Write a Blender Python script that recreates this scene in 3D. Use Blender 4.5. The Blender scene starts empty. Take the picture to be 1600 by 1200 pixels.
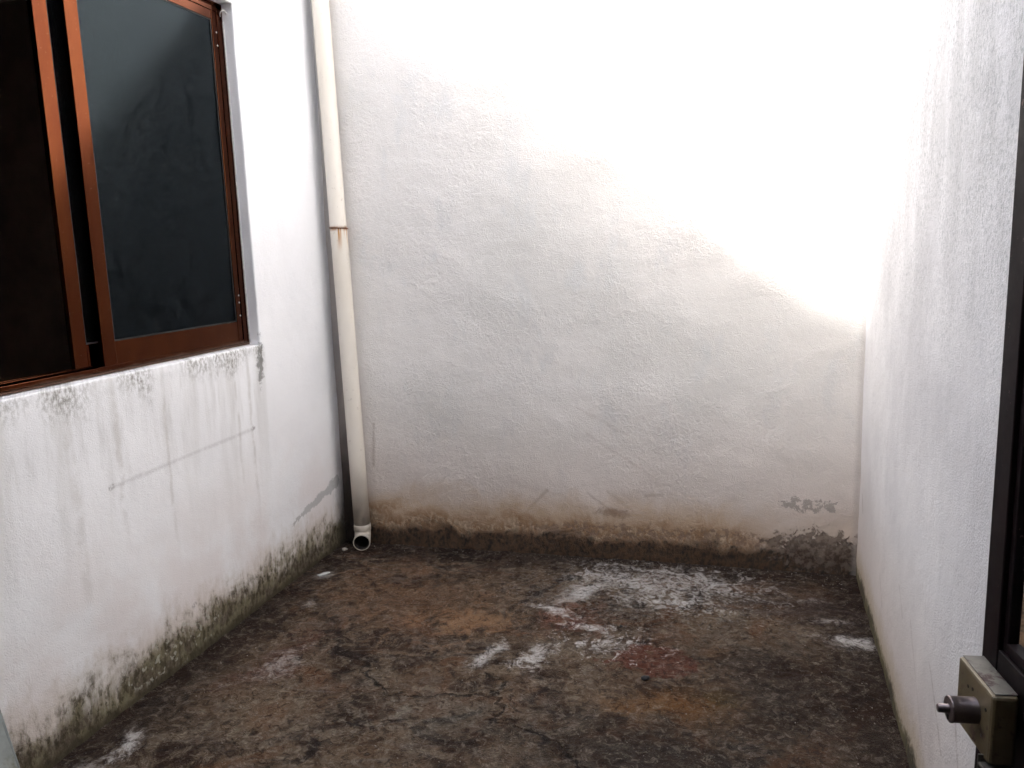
import bpy, bmesh, math, random
from mathutils import Vector, Matrix, noise
random.seed(7)
sc = bpy.context.scene
col = sc.collection

# ------------------------------------------------------------------ camera
CX, CZ = 1.9375, 1.5
F = Vector((-0.2558, 0.9527, -0.1640)); R = Vector((0.9667, 0.2542, -0.0308)); U = Vector((-0.0124, 0.1664, 0.9860))
cd = bpy.data.cameras.new('camera'); cam = bpy.data.objects.new('camera', cd); col.objects.link(cam)
M = Matrix((R, U, -F)).transposed().to_4x4(); M.translation = (CX, 0, CZ)
cam.matrix_world = M
cd.sensor_width = 36; cd.lens = 36 * 1262.7 / 1600; cd.clip_start = 0.02; cd.clip_end = 5000
sc.camera = cam

# ------------------------------------------------------------------ light
SUN = Vector((1.0, 0.78, -0.78)).normalized()
EL = math.asin(-SUN.z); ROT = math.atan2(-SUN.x, -SUN.y)
w = bpy.data.worlds.new('World'); sc.world = w; w.use_nodes = True
nt = w.node_tree; bg = nt.nodes['Background']
sky = nt.nodes.new('ShaderNodeTexSky'); sky.sky_type = 'NISHITA'; sky.sun_disc = False
sky.sun_elevation = EL; sky.sun_rotation = ROT; sky.dust_density = 4.0; sky.air_density = 1.0; sky.ozone_density = 1.0
hz_ = nt.nodes.new('ShaderNodeHueSaturation'); hz_.inputs['Saturation'].default_value = 0.55   # thin high cloud whitens the sky
nt.links.new(sky.outputs[0], hz_.inputs['Color']); nt.links.new(hz_.outputs[0], bg.inputs[0]); bg.inputs[1].default_value = 0.15
sl = bpy.data.lights.new('sun', 'SUN'); sl.energy = 4.0; sl.angle = math.radians(6.0); sl.color = (1.0, 0.965, 0.92)
so = bpy.data.objects.new('sun', sl); col.objects.link(so)
so.rotation_euler = SUN.to_track_quat('-Z', 'Y').to_euler(); so.location = (-3, -3, 6)
vs = sc.view_settings; vs.view_transform = 'Standard'; vs.look = 'None'; vs.gamma = 1; vs.use_curve_mapping = False
vs.exposure = 2.52
sc.cycles.use_adaptive_sampling = True; sc.cycles.adaptive_threshold = 0.03; sc.cycles.adaptive_min_samples = 16
sc.cycles.max_bounces = 6; sc.cycles.diffuse_bounces = 4; sc.cycles.glossy_bounces = 3; sc.cycles.transparent_max_bounces = 6

# ------------------------------------------------------------------ plan of the place
D, W, AR, AL = 3.7286, 2.5165, -0.0408, -0.0066
def xl(y): return AL * (D - y)
def xr(y): return W + AR * (D - y)
WY0, WY1, WZ0, WZ1 = 1.00, 3.0699, 1.13, 2.5131      # window opening in the left wall
H_LEFT, H_SIDE, H_HOUSE, YH = 3.11, 3.8, 4.75, 0.40
H_RIGHT = 4.9  # unseen height, raised to bounce more sun onto the left wall

# ------------------------------------------------------------------ node helpers
class V:
    def __init__(s, n, sock): s.n, s.s = n, sock
    def op(s, o, b=None, c=None):
        m = s.n.new('ShaderNodeMath'); m.operation = o
        for i, v in enumerate((s, b, c)):
            if v is None: continue
            if isinstance(v, V): s.n.id_data.links.new(v.s, m.inputs[i])
            else: m.inputs[i].default_value = v
        return V(s.n, m.outputs[0])
    def __add__(s, b): return s.op('ADD', b)
    def __sub__(s, b): return s.op('SUBTRACT', b)
    def __mul__(s, b): return s.op('MULTIPLY', b)
    def __truediv__(s, b): return s.op('DIVIDE', b)
    __radd__ = __add__; __rmul__ = __mul__
    def __rsub__(s, b): return (s * -1.0) + b
    def abs(s): return s.op('ABSOLUTE')
    def mx(s, b): return s.op('MAXIMUM', b)
    def mn(s, b): return s.op('MINIMUM', b)
    def pw(s, b): return s.op('POWER', b)
    def ss(s, lo, hi):                     # smooth 0..1 from lo to hi
        m = s.n.new('ShaderNodeMapRange'); m.interpolation_type = 'SMOOTHSTEP'
        s.n.id_data.links.new(s.s, m.inputs[0])
        a, b, t0, t1 = (lo, hi, 0, 1) if lo < hi else (hi, lo, 1, 0)
        m.inputs[1].default_value = a; m.inputs[2].default_value = b
        m.inputs[3].default_value = t0; m.inputs[4].default_value = t1
        return V(s.n, m.outputs[0])
class Mat:
    def __init__(s, name):
        s.m = bpy.data.materials.new(name); s.m.use_nodes = True
        s.t = s.m.node_tree; s.n = s.t.nodes; s.b = s.n['Principled BSDF']; s.out = s.n['Material Output']
        g = s.n.new('ShaderNodeNewGeometry'); s.pos = g.outputs['Position']
        x = s.n.new('ShaderNodeSeparateXYZ'); s.t.links.new(s.pos, x.inputs[0])
        s.x, s.y, s.z = (V(s.n, x.outputs[i]) for i in range(3)); s.flat = None
    def plane(s, u, v): s.flat = s.vec(u, v, 0.0); return u, v
    def vec(s, a, b, c=0.0):
        k = s.n.new('ShaderNodeCombineXYZ')
        if s.flat and isinstance(c, (int, float)): a, c = a + c * 3.7, 0.0      # third value seeds the flat noise
        for i, v in enumerate((a, b, c)):
            if isinstance(v, V): s.t.links.new(v.s, k.inputs[i])
            else: k.inputs[i].default_value = v
        return k.outputs[0]
    def noise(s, scale, detail=4, rough=0.55, dist=0.0, vec=None, off=None, ridged=False):
        k = s.n.new('ShaderNodeTexNoise')
        v = vec or s.flat or s.pos
        if s.flat:
            k.noise_dimensions = '2D'
            if off is not None: off = (off[0] * 1.3 + off[2] * 2.1, off[1] * 1.7 + off[2], 0)
        if off is not None:
            a = s.n.new('ShaderNodeVectorMath'); a.operation = 'ADD'; s.t.links.new(v, a.inputs[0]); a.inputs[1].default_value = off; v = a.outputs[0]
        s.t.links.new(v, k.inputs['Vector'])
        k.inputs['Scale'].default_value = scale; k.inputs['Detail'].default_value = detail
        k.inputs['Roughness'].default_value = rough; k.inputs['Distortion'].default_value = dist
        return V(s.n, k.outputs[0])
    def voro(s, scale, feature='F1', vec=None):
        k = s.n.new('ShaderNodeTexVoronoi'); k.feature = feature; k.inputs['Scale'].default_value = scale
        s.t.links.new(vec or s.pos, k.inputs['Vector']); return V(s.n, k.outputs['Distance'])
    def wave(s, scale, dist, dscale, vec=None, rings=False, detail=3):
        k = s.n.new('ShaderNodeTexWave'); k.wave_type = 'RINGS' if rings else 'BANDS'
        k.inputs['Scale'].default_value = scale; k.inputs['Distortion'].default_value = dist
        k.inputs['Detail'].default_value = detail; k.inputs['Detail Scale'].default_value = dscale
        s.t.links.new(vec or s.pos, k.inputs['Vector']); return V(s.n, k.outputs['Fac'])
    def rgb(s, c):
        k = s.n.new('ShaderNodeRGB'); k.outputs[0].default_value = (*c, 1); return k.outputs[0]
    def mix(s, f, a, b):
        k = s.n.new('ShaderNodeMix'); k.data_type = 'RGBA'
        if isinstance(f, V): s.t.links.new(f.s, k.inputs[0])
        else: k.inputs[0].default_value = f
        for v, i in ((a, 6), (b, 7)):
            if isinstance(v, tuple): k.inputs[i].default_value = (*v, 1)
            else: s.t.links.new(v, k.inputs[i])
        return k.outputs[2]
    def seg(s, u, v, p0, p1):
        """distance to a segment p0-p1 in the plane (u,v)"""
        dx, dy = p1[0]-p0[0], p1[1]-p0[1]; L = math.hypot(dx, dy); tx, ty = dx/L, dy/L
        a = (u - p0[0]) * tx + (v - p0[1]) * ty
        b = (u - p0[0]) * (-ty) + (v - p0[1]) * tx
        over = (a * -1.0).mx(a - L).mx(0.0)
        return (b * b + over * over).op('SQRT')
    def blob(s, u, v, cx, cy, rx, ry, ang, nz, amt=0.6):
        """ragged patch, about 1 inside and 0 outside"""
        c, q = math.cos(math.radians(ang)), math.sin(math.radians(ang))
        a = ((u - cx) * c + (v - cy) * q) / rx
        b = ((u - cx) * -q + (v - cy) * c) / ry
        d = (a * a + b * b).op('SQRT')
        return 1.0 - d + (nz - 0.5) * amt * 4.0
    def finish(s, color, rough, height=None, strength=0.5, dist=0.01, spec=0.5, metal=0.0, coat=0.0):
        def put(inp, v):
            if isinstance(v, V): s.t.links.new(v.s, s.b.inputs[inp])
            elif isinstance(v, (int, float)): s.b.inputs[inp].default_value = v
            elif isinstance(v, tuple): s.b.inputs[inp].default_value = (*v, 1)
            else: s.t.links.new(v, s.b.inputs[inp])
        put('Base Color', color); put('Roughness', rough); put('Specular IOR Level', spec); put('Metallic', metal); put('Coat Weight', coat)
        if height is not None:
            k = s.n.new('ShaderNodeBump'); k.inputs['Strength'].default_value = strength; k.inputs['Distance'].default_value = dist
            s.t.links.new(height.s, k.inputs['Height']); s.t.links.new(k.outputs[0], s.b.inputs['Normal'])
        return s.m

def relief(m, coarse=1.0):
    """trowelled masonry paint: fine roughcast, flat trowel ridges, gentle undulation"""
    fine = m.noise(210, 3, 0.6)
    mid = m.noise(55, 4, 0.6, 0.6)
    cell = m.noise(13, 6, 0.68, 1.0)
    ridge = cell.ss(0.50, 0.535) + cell.ss(0.60, 0.64) * 0.6
    zone = m.noise(1.9, 2, 0.5, 0.3, off=(3, 1, 8)).ss(0.40, 0.65)
    return fine * 0.45 + mid * ((zone * 0.5 + 0.6) * 0.62 * coarse) + m.noise(27, 3, 0.6, 0.5) * (zone * coarse * 0.5) + ridge * (zone + 0.1) * (0.085 * coarse) + m.noise(4, 3) * 1.8

def house_paint_left():
    m = Mat('weathered_white_paint_window_wall')
    u, v = m.plane(m.y + m.x, m.z)
    big = m.noise(1.6, 5, 0.6)
    c = m.mix(big.ss(0.35, 0.7), (0.85, 0.85, 0.865), (0.80, 0.80, 0.815))
    blush = v.ss(0.85, 0.15) * m.noise(3, 4).ss(0.3, 0.65)
    c = m.mix(blush * 0.48, c, (0.66, 0.565, 0.53))
    # rain streaks running down from the sill
    st = m.noise(9.0, 4, 0.6, vec=m.vec(u, v * 0.10, 0.0)).ss(0.46, 0.74)
    st2 = m.noise(19.0, 4, 0.65, vec=m.vec(u, v * 0.16, 4.0)).ss(0.46, 0.74)
    under = v.ss(1.14, 1.12) * u.ss(3.12, 3.05)
    fall = v.ss(0.25, 1.05)
    c = m.mix(st * under * fall * 0.34, c, (0.47, 0.455, 0.42))
    c = m.mix(st2 * under * v.ss(0.6, 1.1) * 0.30, c, (0.36, 0.345, 0.32))
    grain = m.noise(70, 4, 0.7, vec=m.vec(u, v * 0.6, 1.0))
    near = (v + (m.noise(7, 4, 0.6, vec=m.vec(u, v * 0.2, 2.0)) - 0.5) * 0.30).ss(0.99, 1.12) * v.ss(1.14, 1.12) * u.ss(3.11, 3.06)
    c = m.mix(near * grain.ss(0.35, 0.68) * m.noise(3.5, 3, 0.6, vec=m.vec(u, v * 0.2, 6.0)).ss(0.35, 0.62) * 0.85, c, (0.20, 0.19, 0.165))
    corner = m.blob(u, v, 3.055, 1.055, 0.03, 0.11, -6, m.noise(30, 4, 0.7), 0.5).ss(0.0, 0.5)
    c = m.mix(corner * 0.8, c, (0.16, 0.155, 0.145))
    # few long brownish runs
    for uu, z0, z1, wd, am in ((2.86, 0.45, 1.08, 0.006, 0.45), (2.955, 0.35, 1.05, 0.007, 0.5), (2.42, 0.35, 1.1, 0.006, 0.45), (2.18, 0.5, 1.1, 0.010, 0.5), (1.98, 0.3, 1.05, 0.014, 0.35)):
        w_ = (m.noise(6, 2, vec=m.vec(v * 1.0, u * 0.0, uu)) - 0.5) * 0.03
        line = ((u + w_ - uu).abs()).ss(wd * 2.2, wd * 0.3) * v.ss(z0, z0 + 0.3) * v.ss(z1 + 0.05, z1 - 0.1)
        c = m.mix(line * am * 0.7 * m.noise(14, 3).ss(0.3, 0.6), c, (0.40, 0.37, 0.33))
    # long level scrape
    wob = (m.noise(5, 3) - 0.5) * 0.02
    d = (m.seg(u, v, (2.125, 0.768), (2.965, 0.782)) + wob * 0.5)
    sc_ = d.ss(0.013, 0.0) * m.noise(40, 3).ss(0.15, 0.55)
    c = m.mix(sc_ * 0.30, c, (0.36, 0.34, 0.345))
    for a in ((2.125, 0.768), (2.955, 0.782), (2.47, 0.20)):
        dd = m.seg(u, v, a, (a[0] + 0.012, a[1] + 0.004))
        c = m.mix(dd.ss(0.014, 0.004) * m.noise(90, 2).ss(0.35, 0.6) * 0.6, c, (0.22, 0.20, 0.19))
    # peeled grey patch next to the pipe corner
    pd = m.seg(u, v, (3.22, 0.27), (3.66, 0.35)) - (u - 3.22) * 0.055 + (m.noise(18, 5, 0.7) - 0.5) * 0.07
    c = m.mix(pd.ss(0.008, 0.001) * 0.8, c, (0.42, 0.42, 0.42))
    # damp moss band along the foot
    n1 = m.noise(5.5, 5, 0.65, 0.5, off=(9, 2, 1)); n2 = m.noise(38, 4, 0.7, vec=m.vec(u, v * 0.6, 7.0))
    edge = v + (n1 - 0.5) * 0.26 + (n2 - 0.5) * 0.11 + (m.noise(30, 3, 0.6, vec=m.vec(u, v * 0.12, 9.0)) - 0.5) * 0.10
    halo = edge.ss(0.30, 0.09)
    c = m.mix(halo * 0.65, c, (0.40, 0.32, 0.22))
    moss = edge.ss(0.20, 0.075)
    green = m.mix(m.noise(9, 4, 0.6, off=(1, 7, 3)).ss(0.38, 0.62), (0.078, 0.058, 0.036), (0.135, 0.115, 0.060))
    green = m.mix(m.noise(60, 3, 0.7).ss(0.54, 0.72) * 0.4, green, (0.25, 0.22, 0.14))
    c = m.mix(moss * 0.93, c, green)
    c = m.mix(moss * n2.ss(0.50, 0.38) * 0.7, c, (0.040, 0.032, 0.020)); c = m.mix(moss * n2.ss(0.54, 0.68) * 0.5, c, (0.22, 0.20, 0.13))
    fl = m.noise(34, 3, 0.6, off=(4, 4, 0)).ss(0.60, 0.66) * m.blob(u, v, 2.36, 0.10, 0.34, 0.09, 0, m.noise(12), 0.2).ss(0.0, 0.3)
    c = m.mix(fl * 0.55, c, (0.48, 0.47, 0.40))
    sludge = (v + (m.noise(12, 4) - 0.5) * 0.05).ss(0.045, 0.01)
    c = m.mix(sludge * 0.8, c, (0.055, 0.045, 0.028))
    # the corner behind the pipe is darker low down
    corner_dark = (u + (n2 - 0.5) * 0.1).ss(3.58, 3.72) * (v + (n1 - 0.5) * 0.3).ss(0.55, 0.1)
    c = m.mix(corner_dark * 0.8, c, (0.07, 0.055, 0.04))
    h = relief(m, 0.7) + moss * n2 * 2.0
    return m.finish(c, 0.85, h, 0.65, 0.004, spec=0.2)

def back_paint():
    m = Mat('weathered_white_paint_back_wall')
    u, v = m.plane(m.x + m.y * 0.001, m.z)
    big = m.noise(1.3, 5, 0.6); xr_b = W
    c = m.mix(big.ss(0.35, 0.68), (0.83, 0.80, 0.77), (0.745, 0.725, 0.695))
    c = m.mix(m.noise(5, 5, 0.65, vec=m.vec(u, v * 0.5, 5.0)).ss(0.52, 0.75) * 0.35, c, (0.62, 0.64, 0.65))
    blush = v.ss(0.95, 0.18)
    c = m.mix(blush * 0.55, c, (0.62, 0.51, 0.45))
    n1 = m.noise(4.5, 5, 0.65, 0.6, off=(2, 5, 1)); n2 = m.noise(45, 5, 0.72, vec=m.vec(u, v * 0.7, 3.0)); n3 = m.noise(17, 5, 0.7, 0.8)
    # hairline marks
    for a, b, am in (((0.95, 0.17), (1.10, 0.33), .5), ((1.30, 0.33), (1.48, 0.20), .5), ((1.40, 0.34), (1.52, 0.25), .35), ((0.185, 0.42), (0.20, 0.64), .5), ((1.25, 0.75), (1.5, 0.62), .2), ((1.3, 0.62), (1.62, 0.42), .2), ((1.58, 0.33), (1.66, 0.335), .4)):
        d = m.seg(u, v, a, b) + (m.noise(14, 3) - 0.5) * 0.02
        c = m.mix(d.ss(0.012, 0.0) * am * 0.75, c, (0.30, 0.22, 0.17))
    c = m.mix(n3.ss(0.35, 0.7) * v.ss(0.5, 0.2) * 0.25, c, (0.42, 0.34, 0.28))
    # ochre damp band
    e = v + (n1 - 0.5) * 0.22 + (n3 - 0.5) * 0.10
    c = m.mix(e.ss(0.36, 0.17) * u.ss(2.45, 1.9).mx(0.45) * 0.85, c, (0.47, 0.335, 0.21))
    rust = e.ss(0.24, 0.15) * n3.ss(0.36, 0.60) * u.ss(2.3, 1.95)
    c = m.mix(rust * 0.70, c, (0.27, 0.140, 0.065))
    bl = m.blob(u, v, 1.42, 0.235, 0.13, 0.035, -4, n3, 0.5).ss(0.0, 0.7)
    c = m.mix(bl * 0.55, c, (0.16, 0.085, 0.045))
    # black algae along the foot
    e2 = v + (n1 - 0.5) * 0.17 + (n2 - 0.5) * 0.08 + (n3 - 0.5) * 0.05
    dk = m.mix(n3.ss(0.4, 0.65), (0.018, 0.014, 0.011), (0.075, 0.050, 0.034))
    c = m.mix(e2.ss(0.125, 0.075) * 0.96, c, dk); c = m.mix(e2.ss(0.20, 0.11) * n2.ss(0.40, 0.58) * 0.65, c, (0.13, 0.075, 0.042))
    # flaked, bare patches
    fz = m.noise(26, 5, 0.7, off=(6, 0, 2))
    band = (v + (n3 - 0.5) * 0.08).ss(0.10, 0.12) * (v + (n3 - 0.5) * 0.10).ss(0.19, 0.165)
    c = m.mix(band * fz.ss(0.50, 0.53) * u.ss(0.95, 1.15) * u.ss(2.3, 2.0) * 0.8, c, (0.22, 0.15, 0.11))
    fp = m.blob(u, v, 2.38, 0.10, 0.24, 0.10, -4, n3 * 0.6 + fz * 0.4, 0.9).ss(-0.02, 0.25)
    c = m.mix(fp * 0.85, c, m.mix(fz.ss(0.4, 0.6), (0.07, 0.046, 0.034), (0.20, 0.155, 0.125)))
    fq = m.blob(u, v, 2.31, 0.32, 0.13, 0.032, -2, fz, 0.75).ss(0.12, 0.2)
    c = m.mix(fq * fz.ss(0.44, 0.50) * 0.8, c, (0.34, 0.30, 0.27))
    # grime plus painted-in shade in the corner behind the pipe
    corner_dark = (u + (n2 - 0.5) * 0.03).ss(0.12, 0.05)
    c = m.mix(corner_dark * v.ss(3.6, 0.4) * 0.7, c, (0.16, 0.115, 0.095))
    c = m.mix(corner_dark * (v + (n1 - 0.5) * 0.3).ss(0.75, 0.2) * 0.9, c, (0.03, 0.022, 0.018))
    ed = (xr_b - u + (n3 - 0.5) * 0.02).ss(0.030, 0.002)  # dirt line painted in as corner shade along the right edge
    c = m.mix(ed * (v + (n1 - 0.5) * 0.6).ss(1.9, 0.9) * 0.45, c, (0.42, 0.38, 0.36))
    h = relief(m, 1.15) + fp * -1.2 + e2.ss(0.14, 0.10) * n2 * 2.0
    return m.finish(c, 0.8, h, 1.0, 0.0055, spec=0.3)

def right_paint():
    m = Mat('weathered_white_paint_side_wall')
    u, v = m.plane(m.y + 0.0, m.z)
    big = m.noise(1.5, 5, 0.6)
    c = m.mix(big.ss(0.35, 0.7), (0.70, 0.695, 0.71), (0.61, 0.605, 0.625))
    n2 = m.noise(45, 4, 0.7); n1 = m.noise(5, 5, 0.65, 0.5); st = m.noise(6, 6, 0.7, vec=m.vec(u, v * 0.32, 3.0))
    spk = m.noise(85, 5, 0.78, vec=m.vec(u, v * 0.8, 0.0))
    up = v.ss(0.75, 1.9)
    c = m.mix(up * st.ss(0.30, 0.68) * 0.60, c, (0.43, 0.43, 0.44))
    c = m.mix((up * 0.85 + 0.15) * spk.ss(0.48, 0.62) * n1.ss(0.25, 0.55) * 0.65, c, (0.28, 0.30, 0.31))
    c = m.mix(v.ss(0.7, 0.1) * 0.6, c, (0.58, 0.50, 0.45))
    e = v + (n1 - 0.5) * 0.10 + (n2 - 0.5) * 0.08
    c = m.mix(e.ss(0.20, 0.06) * 0.7, c, (0.42, 0.33, 0.21))
    c = m.mix(e.ss(0.085, 0.035) * 0.92, c, m.mix(n1.ss(0.4, 0.6), (0.05, 0.042, 0.026), (0.11, 0.095, 0.045)))
    for a, b, am in (((2.10, 0.10), (2.42, 0.40), .25), ((1.95, 0.28), (2.12, 0.42), .6), ((1.70, 0.20), (1.86, 0.46), .55), ((1.72, 0.16), (1.77, 0.30), .7), ((2.95, 0.2), (3.05, 0.29), .3), ((1.60, 0.40), (1.63, 0.52), .8), ((1.56, 0.33), (1.61, 0.42), .8), ((3.60, 0.34), (3.64, 0.40), .7), ((2.55, 0.35), (2.62, 0.42), .35)):
        d = m.seg(u, v, a, b) + (m.noise(22, 4, 0.7) - 0.5) * 0.03
        c = m.mix(d.ss(0.012, 0.0) * am * 0.7, c, (0.26, 0.21, 0.19))
    h = relief(m, 0.8) + spk * up * 0.8
    return m.finish(c, 0.85, h, 0.8, 0.0045, spec=0.2)

def floor_mat():
    m = Mat('stained_wet_concrete')
    u, v = m.plane(m.x + 0.0, m.y)
    n1 = m.noise(2.4, 6, 0.62, 0.6); n2 = m.noise(9, 6, 0.68, 1.0, off=(3, 3, 0)); n3 = m.noise(34, 5, 0.72, 0.6); n4 = m.noise(120, 4, 0.75)
    hz = m.noise(7, 5, 0.65, 0.8, vec=m.vec(u, v * 2.2, 0.0))
    c = m.mix(n1.ss(0.34, 0.64), (0.036, 0.020, 0.013), (0.095, 0.062, 0.040))
    c = m.mix(n2.ss(0.42, 0.62) * 0.65, c, (0.130, 0.098, 0.070))
    c = m.mix(m.noise(3.1, 5, 0.6, 0.8, off=(8, 1, 0)).ss(0.52, 0.68) * 0.65, c, (0.095, 0.045, 0.022))
    c = m.mix(hz.ss(0.52, 0.72) * 0.35, c, (0.15, 0.13, 0.115))
    c = m.mix(m.noise(4.6, 5, 0.65, 0.8, off=(1, 9, 0)).ss(0.56, 0.70) * 0.85, c, (0.018, 0.011, 0.009))
    # damp dark margin along the walls
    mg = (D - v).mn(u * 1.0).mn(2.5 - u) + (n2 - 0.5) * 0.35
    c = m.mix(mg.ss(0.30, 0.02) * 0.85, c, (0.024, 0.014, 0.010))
    wu, wv = (m.noise(5, 4, 0.6, off=(2, 8, 1)) - 0.5), (m.noise(5, 4, 0.6, off=(9, 3, 4)) - 0.5)
    pu, pv = u + wu * 0.30, v + wv * 0.30
    def patch(cx, cy, rx, ry, ang, nz, amt, lo, hi, colr, al):
        nonlocal c
        b = m.blob(pu, pv, cx, cy, rx, ry, ang, nz, amt).ss(lo, hi)
        c = m.mix(b * al, c, colr)
        return b
    # coloured stains
    patch(0.62, 3.10, 0.62, 0.42, -20, n2, 0.8, 0.0, 0.9, (0.125, 0.068, 0.038), 0.65)
    patch(0.95, 2.95, 0.25, 0.16, 0, n2, 0.5, 0.0, 0.8, (0.21, 0.12, 0.065), 0.60)
    patch(0.33, 2.55, 0.14, 0.40, -10, n2, 0.5, 0.0, 0.8, (0.075, 0.028, 0.018), 0.6)
    patch(1.33, 3.05, 0.20, 0.20, 0, n2, 0.6, 0.0, 0.9, (0.11, 0.035, 0.020), 0.6)
    patch(1.67, 2.80, 0.20, 0.13, -14, n1, 0.25, 0.15, 0.28, (0.090, 0.032, 0.020), 0.80)
    patch(1.78, 2.50, 0.27, 0.15, 8, n2, 0.55, 0.0, 0.8, (0.15, 0.075, 0.026), 0.6)
    patch(1.95, 2.53, 0.14, 0.08, 0, n2, 0.6, 0.1, 0.8, (0.15, 0.095, 0.018), 0.5)
    patch(2.1, 2.6, 0.50, 0.60, 0, n2, 0.5, 0.0, 1.0, (0.022, 0.014, 0.011), 0.72)
    patch(1.9, 2.15, 0.7, 0.22, 0, n2, 0.5, 0.0, 1.0, (0.022, 0.015, 0.012), 0.72)
    patch(2.25, 3.35, 0.30, 0.22, 0, n2, 0.5, 0.0, 0.8, (0.034, 0.020, 0.018), 0.65)
    patch(1.05, 2.30, 0.40, 0.22, 10, n3, 0.5, 0.0, 1.2, (0.14, 0.125, 0.105), 0.45)
    patch(0.45, 2.15, 0.36, 0.30, 0, n3, 0.5, 0.0, 1.2, (0.155, 0.12, 0.088), 0.45)
    patch(1.60, 2.25, 0.60, 0.18, 0, n2, 0.5, 0.0, 0.9, (0.030, 0.022, 0.018), 0.6)
    # efflorescence and old paint
    wn = m.noise(15, 6, 0.72, 1.2, vec=m.vec(u, v * 0.9, 6.0)); wf = m.noise(48, 5, 0.75, 0.5)
    white = None; nzw = wn * 0.65 + wf * 0.35; qu, qv = u + wu * 0.12, v + wv * 0.12
    for cx, cy, rx, ry, ang, am, lo in ((1.345, 3.34, 0.055, 0.16, -38, 0.35, 0.02), (1.25, 3.12, 0.11, 0.030, -15, 0.6, 0.05), (1.44, 3.00, 0.10, 0.025, -10, 0.8, 0.15),
                                (1.42, 3.52, 0.16, 0.10, -10, 0.8, 0.22), (1.62, 3.45, 0.15, 0.13, 0, 0.95, 0.15), (1.80, 3.50, 0.24, 0.15, -8, 1.0, 0.18), (1.70, 3.30, 0.20, 0.08, 0, 1.0, 0.35), (1.63, 3.62, 0.25, 0.02, -6, 0.8, 0.1),
                                (1.085, 2.70, 0.035, 0.10, -20, 0.6, 0.1), (1.26, 2.72, 0.05, 0.08, -35, 0.7, 0.12), (1.50, 2.88, 0.16, 0.09, 0, 1.2, 0.5),
                                (2.41, 3.06, 0.10, 0.045, -8, 0.55, 0.0), (2.36, 3.24, 0.06, 0.02, 0, 0.8, 0.1), (2.30, 3.43, 0.08, 0.02, 0, 0.9, 0.25),
                                (0.34, 2.48, 0.06, 0.11, -20, 0.9, 0.15), (0.125, 1.93, 0.035, 0.07, 30, 0.7, 0.0), (0.09, 1.82, 0.06, 0.03, 0, 0.7, 0.05), (0.10, 3.28, 0.03, 0.055, -40, 0.3, 0.0), (0.20, 2.98, 0.04, 0.02, 0, 0.9, 0.2)):
        al = 0.95 if cx > 1.2 and cy < 3.4 and cx < 2 else 0.85
        if (cx, cy) in ((0.34, 2.48), (0.20, 2.98), (2.36, 3.24), (2.30, 3.43), (0.09, 1.82)): al = 0.45
        b = m.blob(qu, qv, cx, cy, rx * 1.25, ry * 1.3, ang, nzw, am * 2.0).ss(lo - 0.35, lo + 1.0) * al
        white = b if white is None else white.mx(b)
    c = m.mix(white * 0.88, c, m.mix(n3.ss(0.3, 0.65), (0.29, 0.255, 0.235), (0.44, 0.405, 0.385)))
    pale = m.blob(u, v, 1.6, 3.35, 0.6, 0.32, 0, wf, 0.8).ss(-0.1, 0.8)
    c = m.mix(pale * wf.ss(0.45, 0.65) * 0.45, c, (0.20, 0.185, 0.17))
    # broom and trowel arcs
    f1 = m.noise(16, 3, 0.6, 3.2, off=(4, 1, 0)); f2 = m.noise(24, 3, 0.65, 2.2, vec=m.vec(u * 0.7 + v * 0.35, v * 1.1 - u * 0.5, 2.0))
    arcs = 1.0 - (f1 - 0.5).abs() * 9.0; arcs2 = 1.0 - (f2 - 0.5).abs() * 9.0
    az = m.noise(2.8, 3, off=(5, 5, 5)).ss(0.40, 0.60)
    arc = arcs.mx(-0.2) * az + arcs2.mx(-0.2) * (1.0 - az)
    c = m.mix(arc.ss(0.45, 0.95) * n3.ss(0.40, 0.62) * n2.ss(0.36, 0.58) * 0.42, c, (0.20, 0.165, 0.135))
    c = m.mix(arc.ss(0.2, -0.2) * n3.ss(0.40, 0.6) * 0.30, c, (0.018, 0.013, 0.010))
    # cracks
    cr = None
    for a, b in (((1.12, 2.56), (1.16, 2.44)), ((1.16, 2.44), (1.20, 2.33)), ((1.20, 2.33), (1.42, 2.24)), ((1.42, 2.24), (1.55, 2.13)), ((1.55, 2.13), (1.80, 2.06)), ((1.80, 2.06), (1.9, 1.6)), ((1.16, 2.44), (0.9, 2.38)), ((0.9, 2.38), (0.62, 2.5))):
        d = m.seg(pu, pv, a, b); cr = d if cr is None else cr.mn(d)
    cr = (cr + (n3 - 0.5) * 0.04)
    crk = cr.ss(0.016, 0.002)
    c = m.mix(crk * n2.ss(0.35, 0.55) * 0.7, c, (0.012, 0.009, 0.008))
    c = m.mix(n3.ss(0.54, 0.66) * 0.40, c, (0.17, 0.14, 0.115)); c = m.mix(n3.ss(0.46, 0.36) * 0.55, c, (0.016, 0.011, 0.009))
    # salt and grit
    c = m.mix(n4.ss(0.66, 0.72) * 0.55, c, (0.30, 0.27, 0.24))
    c = m.mix(n4.ss(0.36, 0.30) * 0.6, c, (0.010, 0.008, 0.007))
    gm = m.n.new('ShaderNodeGamma'); gm.inputs[1].default_value = 1.30; m.t.links.new(c, gm.inputs[0])
    vm = m.n.new('ShaderNodeVectorMath'); vm.operation = 'MULTIPLY'; vm.inputs[1].default_value = (2.30, 2.50, 2.62); m.t.links.new(gm.outputs[0], vm.inputs[0]); c = vm.outputs[0]
    wet = m.noise(3.3, 5, 0.65, 0.7, off=(7, 2, 2)).ss(0.42, 0.62) * (1.0 - white)
    rough = 0.88 - wet * 0.36
    h = arc * 0.55 + n3 * 1.1 + n4 * 0.9 + n2 * 1.6 + white * 0.5 - crk * 2.5
    return m.finish(c, rough, h, 0.9, 0.006, spec=0.18)

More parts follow.
